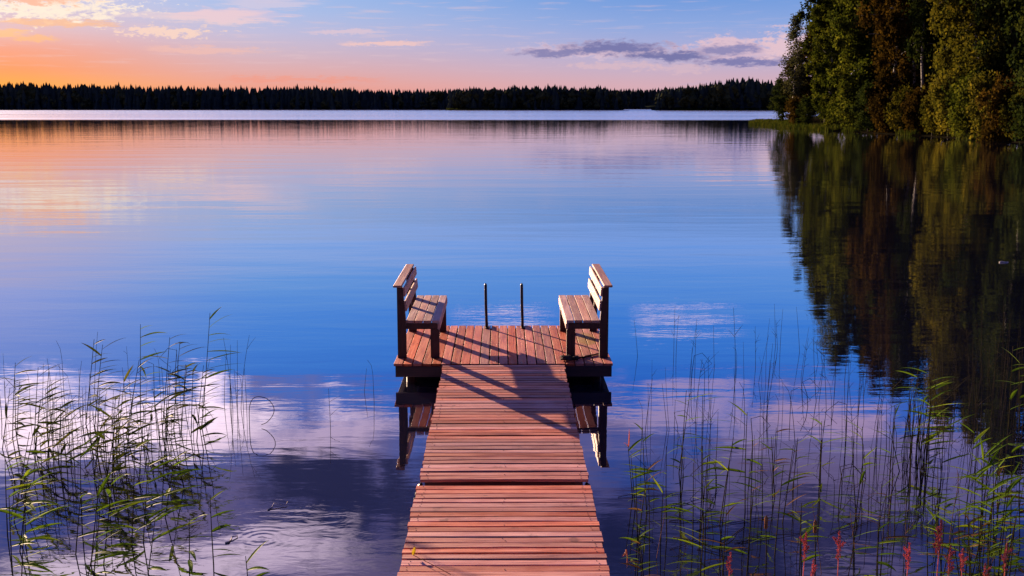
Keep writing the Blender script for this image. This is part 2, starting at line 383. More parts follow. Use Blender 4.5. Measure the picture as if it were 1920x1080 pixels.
def water_mat():
    m, N, out = mat('lake_water'); t = m.node_tree
    geo = N.n('ShaderNodeNewGeometry'); P = geo.outputs['Position']
    sp = N.n('ShaderNodeSeparateXYZ'); t.links.new(P, sp.inputs[0]); X, Y = sp.outputs[0], sp.outputs[1]
    big = N.noise(N.map(P, (.004, .012, 1)), 1.0, 2, .5)
    edge = N.m('ADD', Y, N.m('MULTIPLY', N.m('SUBTRACT', big, .5), 26.0))
    band = N.step(edge, 236, 258)
    w1 = N.noise(N.map(P, (.55, 1.9, 1)), 1.0, 3, .5, .4)
    w2 = N.noise(N.map(P, (3.2, 7.5, 1), rot=(0, 0, .25)), 1.0, 3, .55, .5)
    w3 = N.noise(N.map(P, (.09, .36, 1)), 1.0, 2, .5)
    calm = N.step(N.noise(N.map(P, (.05, .22, 1)), 1.0, 3, .55), .40, .66, .25, 1.0)
    dx = N.m('SUBTRACT', X, RING.x); dy = N.m('SUBTRACT', Y, RING.y)
    rr = N.m('SQRT', N.m('ADD', N.m('MULTIPLY', dx, dx), N.m('MULTIPLY', dy, dy)))
    ring = N.m('MULTIPLY', N.m('SINE', N.m('MULTIPLY', rr, 95.0)), N.step(rr, .34, .05))
    h = N.m('ADD', N.m('MULTIPLY', w1, .0028), N.m('MULTIPLY', N.m('MULTIPLY', w2, .0010), calm))
    h = N.m('ADD', h, N.m('MULTIPLY', w3, .017)); h = N.m('ADD', h, N.m('MULTIPLY', ring, .00010))
    bp = N.n('ShaderNodeBump'); bp.inputs['Strength'].default_value = 1.0; bp.inputs['Distance'].default_value = 1.0
    N.set(bp.inputs['Height'], h)
    gl = N.n('ShaderNodeBsdfGlossy'); t.links.new(bp.outputs[0], gl.inputs['Normal'])
    N.set(gl.inputs['Roughness'], N.step(band, 0, 1, .014, N.step(N.noise(N.map(P, (.0015, .045, 1)), 1.0, 2, .5), .35, .65, .13, .26))); gl.inputs[0].default_value = (.96, .96, 1, 1)
    df = N.n('ShaderNodeBsdfDiffuse'); df.inputs[0].default_value = (.006, .007, .016, 1)
    fr = N.n('ShaderNodeFresnel'); fr.inputs[0].default_value = 1.33
    fac = N.m('ADD', N.m('MULTIPLY', N.m('SQRT', fr.outputs[0]), .87), .13)
    mx = N.n('ShaderNodeMixShader'); N.set(mx.inputs[0], fac); t.links.new(df.outputs[0], mx.inputs[1]); t.links.new(gl.outputs[0], mx.inputs[2])
    t.links.new(mx.outputs[0], out.inputs[0]); return m
RING = ground(490, 1010)
M['water'] = water_mat()

# ------------------------------------------------------------------ setting: lake bed, water, banks
def sheet(name, pts, faces, m, smooth=True):
    b = MB(); b.add(pts, faces); o = b.build(name, m, smooth=smooth); tag(o, kind='structure'); return o
sheet('water', [(-1600, -40, 0), (1600, -40, 0), (1600, 1700, 0), (-1600, 1700, 0)], [(0, 1, 2, 3)], M['water'], False)
sheet('ground', [(-6000, -3000, -2.5), (6000, -3000, -2.5), (6000, 9000, -2.5), (-6000, 9000, -2.5)], [(0, 1, 2, 3)], M['bank'], False)

def bank(name, line, inland, heights, m, rnd):
    """strip of land behind a waterline: rows go inland by the given distances"""
    pts = []; fs = []; k = len(heights)
    for i, (x, y) in enumerate(line):
        for j, (dist, hgt) in enumerate(heights):
            pts.append((x+inland[0]*dist, y+inland[1]*dist, hgt*(1+(rnd.random()-.5)*.5*(j > 0))))
    for i in range(len(line)-1):
        for j in range(k-1): fs.append((i*k+j, (i+1)*k+j, (i+1)*k+j+1, i*k+j+1))
    return sheet(name, pts, fs, m)
rnd = random.Random(5)
# the wooded point on the right
SHORE = []
for x, y in ((1406, 231.5), (1440, 236), (1475, 240), (1520, 243), (1570, 246), (1620, 249), (1680, 252), (1740, 256), (1800, 260), (1860, 264), (1925, 268), (2010, 276)):
    p = ground(x, y); SHORE.append((p.x, p.y))
def shore_x(Y):
    ys = [p[1] for p in SHORE]; xs = [p[0] for p in SHORE]
    return float(np.interp(Y, ys[::-1], xs[::-1]))
fine = []
Ys = np.linspace(SHORE[0][1], SHORE[-1][1], 70)
for Y in Ys: fine.append((shore_x(Y)+rnd.uniform(-.5, .5), Y))
fine += [(60, 70), (90, 40), (160, 5)]
fine = [(fine[0][0]+12, fine[0][1]+8), (fine[0][0]+3, fine[0][1]+3)] + fine
fine = [(fine[0][0]+60, fine[0][1]+20)] + fine
bank('shore', fine, (1, .12), [(-.6, -.6), (0, -.02), (.8, .10), (3, .35), (12, 1.2), (60, 3), (400, 6)], M['bank'], rnd)
# far banks
def arc(x0, x1, dist, n=40): 
    r = []
    for i in range(n+1):
        px = x0+(x1-x0)*i/n; r.append(((px-944)/F_PX*dist, dist))
    return r
bank('far_shore', arc(-600, 930, 850, 50), (0, 1), [(-2, -1), (0, .1), (6, 1.2), (60, 4), (400, 8), (2500, 10)], M['hill'], rnd)
bank('far_shore', arc(900, 1420, 1015, 30), (0, 1), [(-2, -1), (0, .1), (6, 1.2), (60, 4), (400, 8), (2500, 10)], M['hill'], rnd)
bank('island_shore', [(x, y+ (18 if i in (0, 30) else 0)) for i, (x, y) in enumerate(arc(836, 1172, 790, 30))], (0, 1), [(-2, -1), (0, .1), (3, 1.0), (30, 2)], M['hill'], rnd)
bank('headland_shore', [(x, y+(16 if i == 0 else 0)) for i, (x, y) in enumerate(arc(1224, 1720, 760, 36))], (0, 1), [(-2, -1), (0, .1), (3, 1.0), (40, 3)], M['hill'], rnd)

# ------------------------------------------------------------------ far woods
def spruce_far(b, x, y, z, h, r, rg, mi=0):
    tiers = rg.choice((3, 4)); n = 7
    for k in range(tiers):
        z0 = z+h*(.04+.86*k/tiers*.95); z1 = min(z+h, z0+h*(.52 if k < tiers-1 else .30)); 
        if k == tiers-1: z1 = z+h
        rr = r*(1-.60*k/tiers); a0 = rg.random()*6
        vs = [(x, y, z1)] + [(x+math.cos(a0+2*math.pi*j/n)*rr*rg.uniform(.6, 1.25), y+math.sin(a0+2*math.pi*j/n)*rr*rg.uniform(.6, 1.25), z0-rg.uniform(0, h*.05)) for j in range(n)]
        b.add(vs, [(0, 1+j, 1+(j+1) % n) for j in range(n)], mi)
def leaf_far(b, x, y, z, h, r, rg, mi=1):
    for k in range(7):
        cx, cy, cz = x+rg.gauss(0, r*.4), y+rg.gauss(0, r*.4), z+h*rg.uniform(.25, .85); s = r*rg.uniform(.4, .75)
        n = 6; vs = [(cx, cy, cz+s*1.2), (cx, cy, cz-s*1.2)] + [(cx+math.cos(6.283*j/n)*s*rg.uniform(.7, 1.2), cy+math.sin(6.283*j/n)*s*rg.uniform(.7, 1.2), cz+rg.uniform(-.4, .4)*s) for j in range(n)]
        b.add(vs, [(0, 2+j, 2+(j+1) % n) for j in range(n)] + [(1, 2+(j+1) % n, 2+j) for j in range(n)], mi)
def far_wood(x0, x1, dist, prof, label, seed, rows=5, leaf_share=.12, depth=22, gap=2.3):
    rg = random.Random(seed); b = MB()
    xs = [p[0] for p in prof]; ys = [p[1] for p in prof]
    for r in range(rows):
        Y = dist+5+depth*r/max(1, rows-1)*1.0
        step = gap*F_PX/dist
        px = x0
        while px < x1:
            px += step*rg.uniform(.5, 1.5)
            top = CAM_H + (198-np.interp(px, xs, ys))/F_PX*Y
            Yj = Y+rg.uniform(-4, 4); X = (px-944)/F_PX*Y
            g = 1.0 + (r > 0)*1.2
            if r == 0: hh = top*rg.uniform(.45, .85)
            else: hh = top*min(1.25, rg.gauss(1.06, .06))
            hh = max(4, hh-g)
            if rg.random() < (leaf_share*2.2 if r == 0 else leaf_share*1.6): leaf_far(b, X, Yj, g-.6, hh*.9, hh*.24, rg)
            else: spruce_far(b, X, Yj, g-.6, hh, hh*rg.uniform(.13, .20)+.7, rg)
    o = b.build('distant_forest', [M['far'], M['farleaf']]); tag(o, label, 'forest', kind='stuff'); return o
far_wood(-260, 860, 850, [(-260, 157), (0, 160), (60, 159), (120, 162), (200, 162), (300, 165), (420, 166), (560, 165), (640, 167), (720, 171), (800, 170), (860, 168)],
         'long dark band of spruce forest along the far shore under the orange sky', 11, rows=5)
far_wood(880, 1400, 1015, [(880, 172), (1120, 170), (1180, 170), (1240, 169), (1290, 168)], 'low blue-dark wood closing the gap between island and headland', 12, rows=6, gap=2.0)
far_wood(842, 1168, 790, [(838, 172), (870, 169), (890, 166), (930, 168), (960, 164), (1000, 165), (1040, 163), (1080, 166), (1120, 164), (1140, 168), (1168, 176)],
         'dark wooded island of uneven spruces in the middle of the far shore', 13, rows=6, leaf_share=.25, gap=2.0)
far_wood(1228, 1720, 760, [(1224, 172), (1250, 168), (1280, 164), (1310, 160), (1345, 154), (1380, 151), (1420, 154), (1460, 155), (1720, 150)],
         'dark wooded headland rising behind the birch point at right', 14, rows=6, leaf_share=.3, gap=2.0)

def blades(name, label, spots, h0, h1, w, m, seed, lean=.35, cat='grass'):
    rg = random.Random(seed); b = MB()
    for (x, y, z) in spots:
        h = rg.uniform(h0, h1); a = rg.uniform(0, 6.283); l = rg.uniform(0, lean)*h; ww = w*rg.uniform(.6, 1.3)
        dx, dy = math.cos(a)*l, math.sin(a)*l; sx, sy = -math.sin(a+.6)*ww, math.cos(a+.6)*ww
        b.add([(x-sx, y-sy, z), (x+sx, y+sy, z), (x+dx*.45+sx*.7, y+dy*.45+sy*.7, z+h*.6), (x+dx*.45-sx*.7, y+dy*.45-sy*.7, z+h*.6), (x+dx, y+dy, z+h*.95)],
              [(0, 1, 2, 3), (3, 2, 4)])
    o = b.build(name, m); tag(o, label, cat, kind='stuff'); return o
rg = random.Random(3)
sp = []
for i in range(6500):
    Y = 197-95*rg.random()**2.4; t = rg.random()**1.6*(.8+max(0, (Y-135)*.10))
    if Y < 140 and math.sin(Y*.9)+math.sin(Y*.37+1) < .5: continue
    sp.append((shore_x(Y)-.5+t, Y+rg.uniform(-.4, .4), max(-.05, min(.3, t*.25))))
# denser tongue of sedge off the tip
for i in range(4500):
    px = 1404+rg.random()**.8*150; y = 231+(px-1404)*.085+rg.uniform(-1.5, 2.4); p = ground(px, y); sp.append((p.x, p.y, -.05))
blades('shore_grass', 'green grass and sedge along the water edge of the birch point', sp, .2, .75, .05, M['grass'], 4)
sp = []
for i in range(2500):
    px = rg.uniform(838, 1000) if rg.random() < .6 else rg.uniform(1260, 1440)
    dist = 786 if px < 1100 else 756
    sp.append(((px-944)/F_PX*dist, dist+rg.uniform(-3, 6), 0))
blades('reed_belt', 'thin pale reed belt at the foot of the far woods', sp, .8, 1.9, .25, M['grass'], 6, cat='reeds')

# ------------------------------------------------------------------ trees of the point
def leaf_mesh(name, C, S, D, m, rs):
    """C centres, S sizes, D droop 0..1: many small lance-shaped faces as one mesh"""
    n = len(C)
    nrm = rs.normal(size=(n, 3)); nrm /= np.linalg.norm(nrm, axis=1)[:, None]
    t = rs.normal(size=(n, 3)); t[:, 2] -= D*2.0
    t -= nrm*(t*nrm).sum(1)[:, None]; t /= np.linalg.norm(t, axis=1)[:, None]+1e-9
    s = np.cross(nrm, t)
    L = S[:, None]; W = S[:, None]*.42
    V = np.stack([C-t*L*.5, C+s*W, C+t*L*.5, C-s*W], 1).reshape(-1, 3)
    me = bpy.data.meshes.new(name)
    me.vertices.add(4*n); me.vertices.foreach_set('co', V.astype(np.float32).ravel())
    me.loops.add(4*n); me.loops.foreach_set('vertex_index', np.arange(4*n, dtype=np.int32))
    me.polygons.add(n); me.polygons.foreach_set('loop_start', np.arange(0, 4*n, 4, dtype=np.int32))
    me.update(calc_edges=True); me.materials.append(m); me.validate(); return me
def limb_path(p0, d, L, rg, droop=0.0, n=5):
    pts = [p0.copy()]; d = d.normalized()
    for i in range(n):
        d = (d+Vector((rg.gauss(0, .13), rg.gauss(0, .13), rg.gauss(0, .10)-droop))).normalized()
        pts.append(pts[-1]+d*(L/n))
    return pts
def broadleaf(H, Rc, m_leaf, m_bark, seed, base=.12, droop=.1, n_limb=34, leaf=.30, per=210, top=.16, spread=.55, thin=1.0, rb=None):
    """trunk with limbs; leaves clustered along each limb and at its end"""
    rg = random.Random(seed); rs = np.random.RandomState(seed); b = MB()
    rb = rb or H*.0085+.03
    path = [Vector((0, 0, -.3))]; x = y = 0
    for i in range(1, 13):
        x += rg.gauss(0, H*.008); y += rg.gauss(0, H*.008); path.append(Vector((x, y, H*.97*i/12)))
    b.tube(path, [rb*(1-.93*i/12) for i in range(13)], 8)
    C = []; Sz = []
    for k in range(n_limb):
        u = base+(1-base)*((k+rg.random())/n_limb); z = u*H
        i = min(11, int(u*12)); p = path[i].lerp(path[i+1], u*12-i) if u < 1 else path[12]
        prof = (1-((u-.42)/.62)**2) if u > .42 else (.62+.38*(u-base)/(.42-base+1e-6))
        Ln = Rc*max(top, prof)*rg.uniform(.62, 1.15)
        a = k*2.39996+rg.uniform(-.5, .5)
        d = Vector((math.cos(a), math.sin(a), spread*(1-.3*u)+rg.uniform(-.15, .35)*(1+u)))
        lp = limb_path(p, d, Ln, rg, droop*.5)
        b.tube(lp, [rb*.34*(1-u*.72)*(1-.8*j/5)+.008 for j in range(6)], 5)
        nc = max(2, int(round(Ln/.85)))
        for c in range(nc):
            q = (c+.75)/nc; j = min(4, int(q*5)); cp = lp[j].lerp(lp[j+1], q*5-j)
            cp = cp+Vector((rg.gauss(0, .3), rg.gauss(0, .3), rg.gauss(0, .25)))*(Ln*.22)
            if rg.random() > thin: continue
            m = int(per*rg.uniform(.5, 1.3)*(.6+.6*q)); rad = rg.uniform(.38, .72)*(.7+.12*Rc)
            o = rs.normal(size=(m, 3))*np.array([rad*.52, rad*.52, rad*(.40+droop*1.2)]); o[:, 2] -= droop*rad*1.2
            C.append(np.array(cp)[None]+o); Sz.append(leaf*rs.uniform(.6, 1.35, m))
    C = np.concatenate(C); Sz = np.concatenate(Sz)
    return b.mesh('trunk', m_bark, True), leaf_mesh('crown', C, Sz, np.full(len(C), droop), m_leaf, rs)
def spruce(H, Rc, m_leaf, m_bark, seed, leaf=.34):
    rg = random.Random(seed); rs = np.random.RandomState(seed); b = MB()
    b.tube([Vector((0, 0, -.3)), Vector((0, 0, H*.5)), Vector((0, 0, H))], [H*.010, H*.006, .015], 8)
    C = []; Sz = []
    z = H*.06; k = 0
    while z < H*.985:
        u = z/H; Ln = Rc*(1-u)**.85*rg.uniform(.75, 1.1)+.15
        for j in range(6):
            a = k*1.1+j*1.047+rg.uniform(-.25, .25); lj = Ln*rg.uniform(.7, 1.15)
            m = int(26+lj*34); t = rs.uniform(.12, 1, m)
            x = np.cos(a)*lj*t; y = np.sin(a)*lj*t; zz = z - lj*.42*t**.8 + lj*.16*t**3
            wid = (.30*(1-t)+.10)*lj
            off = rs.normal(size=m)*wid*.7
            C.append(np.stack([x-np.sin(a)*off, y+np.cos(a)*off, zz-np.abs(off)*.25+rs.normal(size=m)*.06-rs.uniform(0, .25, m)], 1)); Sz.append(leaf*rs.uniform(.6, 1.3, m))
        z += H*.022+.10; k += 1
    C = np.concatenate(C); Sz = np.concatenate(Sz)
    return b.mesh('trunk', m_bark, True), leaf_mesh('crown', C, Sz, np.full(len(C), .5), m_leaf, rs)
def shrub(H, Rc, m_leaf, seed, leaf=.20):
    return broadleaf(H, Rc, m_leaf, M['bark'], seed, base=.06, droop=.12, n_limb=16, leaf=leaf, per=150, top=.4, spread=.9, rb=.05)
def plant_tree(name, meshes, loc, rz, s, label, cat, group=None):
    t = empty(name, loc, rz); t.scale = (s[0], s[0], s[1]) if isinstance(s, tuple) else (s, s, s)
    for nm, me in zip(('trunk', 'crown'), meshes):
        o = bpy.data.objects.new(nm, me); COL.objects.link(o); o.parent = t
    tag(t, label, cat, group); return t
PT = {
 'green': broadleaf(24, 4.6, M['green'], M['bark'], 21, base=.05, n_limb=50, per=190, spread=.5),
 'green2': broadleaf(25, 4.2, M['green'], M['birch'], 22, base=.08, n_limb=46, per=190, droop=.22, spread=.6),
 'yellow': broadleaf(25, 4.4, M['yellow'], M['birch'], 23, base=.10, n_limb=46, per=180, droop=.35, spread=.55),
 'yellow2': broadleaf(24, 3.6, M['yellow'], M['birch'], 24, base=.16, n_limb=40, per=150, droop=.4, spread=.6, thin=.85),
 'rust': broadleaf(25, 3.9, M['rust'], M['birch'], 25, base=.10, n_limb=42, per=170, droop=.28, spread=.55, thin=.9),
 'birch': broadleaf(25, 3.0, M['dkgreen'], M['birch'], 26, base=.26, n_limb=32, per=120, droop=.4, spread=.6, thin=.8),
 'slim': broadleaf(19.5, 2.3, M['grey'], M['birch'], 27, base=.26, n_limb=40, per=85, droop=.45, spread=.8, thin=.8, leaf=.26),
 'sapling': broadleaf(11, 2.3, M['rust'], M['bark'], 28, base=.05, n_limb=26, per=130, droop=.15, spread=.8, leaf=.24),
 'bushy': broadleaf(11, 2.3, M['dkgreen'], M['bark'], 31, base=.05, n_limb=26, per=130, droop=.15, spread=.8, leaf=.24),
 'spruce': spruce(25, 3.2, M['needle'], M['bark'], 29),
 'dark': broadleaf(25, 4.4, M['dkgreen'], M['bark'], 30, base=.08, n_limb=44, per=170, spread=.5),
}
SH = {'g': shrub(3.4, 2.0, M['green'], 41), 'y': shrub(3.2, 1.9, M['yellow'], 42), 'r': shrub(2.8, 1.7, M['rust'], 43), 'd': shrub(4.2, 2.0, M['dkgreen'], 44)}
def spot(px, dx):
    """stand a tree where the photograph has it across, dx metres inland of the waterline"""
    best = None
    for Y in np.linspace(75, 210, 700):
        X = shore_x(Y)+dx; p = 944+F_PX*X/Y
        if best is None or abs(p-px) < best[0]: best = (abs(p-px), X, Y)
    return best[1], best[2]
TREES = [  # pixel across, metres inland, kind, height scale, width scale, name, label
 (1481, 3.0, 'slim', .84, 1.0, 'birch_tree', 'slender birch with thin grey-green top at the outermost end of the point'),
 (1492, 4.5, 'sapling', 1.0, 1.0, 'rowan_tree', 'rust-red small tree in front of the slender outermost birch'),
 (1462, 2.2, 'bushy', .62, .9, 'young_tree', 'low bushy young tree leaning out over the sedge at the tip of the point'),
 (1541, 5.0, 'green', .93, .80, 'deciduous_tree', 'full green deciduous tree beside the slender birch, leafy down to the sedge'),
 (1508, 6.0, 'rust', .56, .75, 'birch_tree', 'dark brownish birch between the slender birch and the first full green tree'),
 (1562, 3.6, 'green2', .95, .90, 'deciduous_tree', 'green birch with drooping sprays, second large tree from the tip of the point'),
 (1600, 3.4, 'green', 1.06, .95, 'deciduous_tree', 'broad bright green tree just before the dark spruce gap'),
 (1634, 6.5, 'spruce', 1.06, .8, 'spruce_tree', 'dark spruce filling the gap between the green trees and the rust-brown birch'),
 (1668, 3.4, 'rust', 1.02, .9, 'birch_tree', 'rust-brown leafed birch right of the dark spruce gap'),
 (1700, 4.2, 'rust', 1.0, .8, 'birch_tree', 'thinner rust-brown birch left of the bare white trunk'),
 (1719, 3.2, 'birch', 1.02, .7, 'birch_tree', 'tall birch with a long bare white trunk in front of black shade'),
 (1748, 5.2, 'birch', .98, .8, 'birch_tree', 'dark birch with speckled trunk behind the yellow-green birch'),
 (1770, 7.5, 'spruce', 1.0, .9, 'spruce_tree', 'dark spruce standing behind the two pale birch trunks'),
 (1792, 3.0, 'yellow', 1.0, .85, 'birch_tree', 'olive and yellow-green birch with wide drooping crown'),
 (1830, 2.8, 'yellow2', 1.0, 1.0, 'birch_tree', 'brightest yellow-green birch, catching the sun beside the black gap at the frame edge'),
 (1862, 4.5, 'yellow', 1.0, .75, 'birch_tree', 'golden-leafed birch behind the brightest yellow-green birch'),
 (1896, 6.0, 'spruce', 1.02, 1.0, 'spruce_tree', 'blackish spruce between the golden birch and the last white trunk'),
 (1911, 2.4, 'birch', 1.0, .7, 'birch_tree', 'birch with speckled white trunk at the right edge of the photo'),
 (1652, 5.5, 'dark', 1.0, .9, 'deciduous_tree', 'dark leafy tree squeezed between the spruce gap and the rust-brown birch'),
 (1734, 6.0, 'dark', 1.0, .9, 'deciduous_tree', 'black-green tree filling the shade right of the bare white trunk'),
 (1845, 6.0, 'dark', 1.0, .9, 'deciduous_tree', 'dark leafy tree between the brightest birch and the golden birch'),
 (1880, 4.0, 'dark', 1.0, .9, 'deciduous_tree', 'dark leafy tree left of the speckled trunk at the right edge'),
 (1950, 3.5, 'dark', 1.0, .9, 'deciduous_tree', 'dark leafy tree cut by the right edge of the photo'),
 (1545, 10, 'dark', .98, .9, 'deciduous_tree', 'dark green tree standing behind the two leading green trees'),
 (1585, 11, 'dark', 1.02, .9, 'deciduous_tree', 'dark tree rising behind the broad bright green tree'),
 (1625, 13, 'dark', 1.08, .9, 'deciduous_tree', 'shaded tree behind the dark spruce gap'),
 (1655, 12, 'spruce', 1.08, 1.0, 'spruce_tree', 'dark spruce behind the rust-brown birch'),
 (1690, 13, 'dark', 1.05, .9, 'deciduous_tree', 'shaded tree behind the thinner rust-brown birch'),
 (1735, 12, 'spruce', 1.05, 1.1, 'spruce_tree', 'dark spruce behind the bare white birch trunk'),
 (1780, 14, 'dark', 1.02, 1.0, 'deciduous_tree', 'shaded tree behind the wide olive birch'),
 (1820, 12, 'spruce', 1.02, 1.1, 'spruce_tree', 'dark spruce behind the brightest yellow-green birch'),
 (1865, 13, 'dark', 1.0, 1.0, 'deciduous_tree', 'shaded tree behind the golden-leafed birch'),
 (1915, 12, 'dark', 1.0, 1.1, 'deciduous_tree', 'shaded tree behind the speckled trunk at the right edge'),
]
rg = random.Random(77)
for (px, dx, kind, sh, sw, name, label) in TREES:
    X, Y = spot(px, dx)
    sh *= 1.02 if px < 1520 else 1.10 if px < 1590 else 1.24
    sw *= 1.0 if px < 1500 else 1.12
    plant_tree(name, PT[kind], (X, Y, .3+dx*.06), rg.uniform(0, 6.28), (sw*1.08, sh), label, 'tree', 'trees on the wooded point')
BUSH = [
 (1486, 1.4, 'r', .8, 'rust-red bush at the foot of the slender outermost birch'),
 (1508, 2.0, 'd', .7, 'dark bush in the shade beside the rust-red bush'),
 (1556, 1.4, 'g', .8, 'green bush above the sedge mounds, under the drooping green birch'),
 (1590, 1.2, 'g', 1.0, 'bright green bush under the broad green tree'),
 (1622, 1.0, 'd', .8, 'low dark bush under the spruce gap'),
 (1650, .8, 'r', .9, 'rust-brown bush at the waterline below the rust-brown birch'),
 (1682, .8, 'y', .8, 'yellow-green bush left of the bare white trunk'),
 (1712, .9, 'r', .9, 'brownish bush at the foot of the bare white trunk'),
 (1742, .6, 'y', .8, 'small yellow-green bush overhanging the water below the dark birch'),
 (1772, .6, 'y', 1.15, 'large sunlit yellow-green bush below the olive birch'),
 (1808, .6, 'g', 1.1, 'green bush overhanging the water right of the large sunlit bush'),
 (1842, .5, 'y', 1.0, 'yellow-green bush below the brightest birch'),
 (1876, .5, 'r', 1.0, 'brownish bush beside the black gap near the right edge'),
 (1938, .5, 'd', 1.0, 'dark bush cut by the right edge of the photo at the waterline'),
 (1905, .6, 'y', .9, 'yellow-green bush at the foot of the speckled trunk at the right edge'),
]
for (px, dx, k, s, label) in BUSH:
    X, Y = spot(px, dx); plant_tree('bush', SH[k], (X, Y, .1), rg.uniform(0, 6.28), (s*1.35, s*rg.uniform(1.2, 1.75)), label, 'bush', 'bushes along the waterline of the point')

# ------------------------------------------------------------------ dock
ZD = .252; YF, YB = 12.31, 14.53; XL, XR = -1.275, 1.268
dock = empty('dock_platform', (0, YF, 0)); tag(dock, 'reddish wooden platform at the end of the walkway, carrying two benches', 'dock')
rg = random.Random(8)
b = MB(); n = 23; pitch = (XR-XL)/n
for i in range(n):
    xc = XL+pitch*(i+.5)
    b.plank(Vector((xc, (YB-YF)/2+rg.uniform(-.004, .004), ZD-.014+rg.uniform(-.0015, .0015))), Vector((0, 1, 0)), YB-YF, Vector((1, 0, 0)), pitch-.012-rg.uniform(0, .004), .028, segs=4, bow=rg.uniform(-.003, .003), sag=rg.uniform(-.002, .003), c=.001)
    for yy in (.05, 1.1, 2.15):
        for s in (-.025, .025): b.tube([(xc+s, yy+rg.uniform(-.006, .006), ZD-.002), (xc+s, yy, ZD+.001)], .0036, 6, mi=1)
b.build('decking', [M['deck'], M['screw']], dock)
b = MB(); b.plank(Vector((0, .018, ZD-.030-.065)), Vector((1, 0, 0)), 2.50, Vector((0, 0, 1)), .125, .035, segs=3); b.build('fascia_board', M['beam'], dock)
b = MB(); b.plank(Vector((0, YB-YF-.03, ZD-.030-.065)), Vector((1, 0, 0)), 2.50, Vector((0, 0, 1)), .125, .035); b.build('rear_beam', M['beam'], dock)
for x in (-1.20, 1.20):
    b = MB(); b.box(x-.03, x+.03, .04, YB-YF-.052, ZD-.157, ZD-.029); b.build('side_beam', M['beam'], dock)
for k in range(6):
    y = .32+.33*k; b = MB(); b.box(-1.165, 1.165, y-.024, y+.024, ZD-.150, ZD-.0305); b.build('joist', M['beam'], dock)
for x in (-1.08, 1.08):
    for yy in (.17, YB-YF-.14):
        b = MB(); b.tube([(x, yy, -1.6), (x, yy, ZD-.034)], .06, 10); b.build('pile', M['post'], dock, True)

for x in (-.78, .78):
    b = MB(); b.box(x-.30, x+.30, .30, 1.92, -.25, .085, c=.03); b.build('added_dark_block', M['added_block'], dock)  # added blocks, put in to darken the platform's reflection in the water

def walkway(y0, z0, y1, z1, nb, label, seed):
    """section of crosswise boards from (y0, z0) to (y1, z1)"""
    root = empty('walkway_section', (0, y0, 0)); tag(root, label, 'walkway', 'walkway sections')
    rg = random.Random(seed); b = MB(); L = y1-y0; p = L/nb; ax = Vector((0, L, z1-z0)).normalized()
    for i in range(nb):
        u = (i+.5)/nb; gap = .012+rg.uniform(0, .006)+(.012 if rg.random() < .10 else 0)
        W = 1.40+rg.uniform(-.012, .012)
        b.plank(Vector((rg.uniform(-.006, .006), u*L, z0+(z1-z0)*u-.013+rg.uniform(-.0025, .0025))), Vector((1, 0, 0)), W, ax, p-gap, .026, segs=6,
                bow=rg.uniform(-.005, .005), sag=rg.uniform(-.003, .004), twist=rg.uniform(-.02, .02), c=.003)
        for x in (-.64, .64, 0):
            for s in (-.02, .02):
                if x == 0 and rg.random() < .6: continue
                xx = x+rg.uniform(-.012, .012); zz = z0+(z1-z0)*u; b.tube([(xx, u*L+s, zz-.004), (xx, u*L+s, zz+.0012)], .0036, 6, mi=1)
    b.build('decking', [M['walk'], M['screw']], root)
    for x in (-.60, 0, .60):
        b = MB(); b.plank(Vector((x, L/2, (z0+z1)/2-.075)), ax, L-.105, Vector((0, 0, 1)), .085, .05); b.build('stringer', M['beam'], root)
    for yy, zz in ((.03, z0), (L-.03, z1)):
        b = MB(); b.box(-.655, .655, yy-.018, yy+.018, zz-.125, zz-.0305); b.build('end_beam', M['beam'], root)
    for x in (-.683, .683):
        b = MB(); b.tube([(x, .04, z0-.05), (x*1.03, .02, z0-.06), (x*1.04, -.03, z0-.075), (x*1.02, -.07, z0-.08)] if y0 > 8 else [(x, L-.05, z1-.05), (x*1.03, L-.03, z1-.06), (x*1.04, L-.08, z1-.085), (x*1.02, L-.14, z1-.07)], .016, 8); b.build('shackle', M['steel'], root, True)
    return root
walkway(8.655, .142, 12.30, .240, 39, 'farther wooden walkway section, half in the bench shadow, meeting the platform', 51)
walkway(4.45, .120, 8.48, .158, 42, 'nearer wooden walkway section of sunlit crosswise boards, cut by the bottom of the photo', 52)

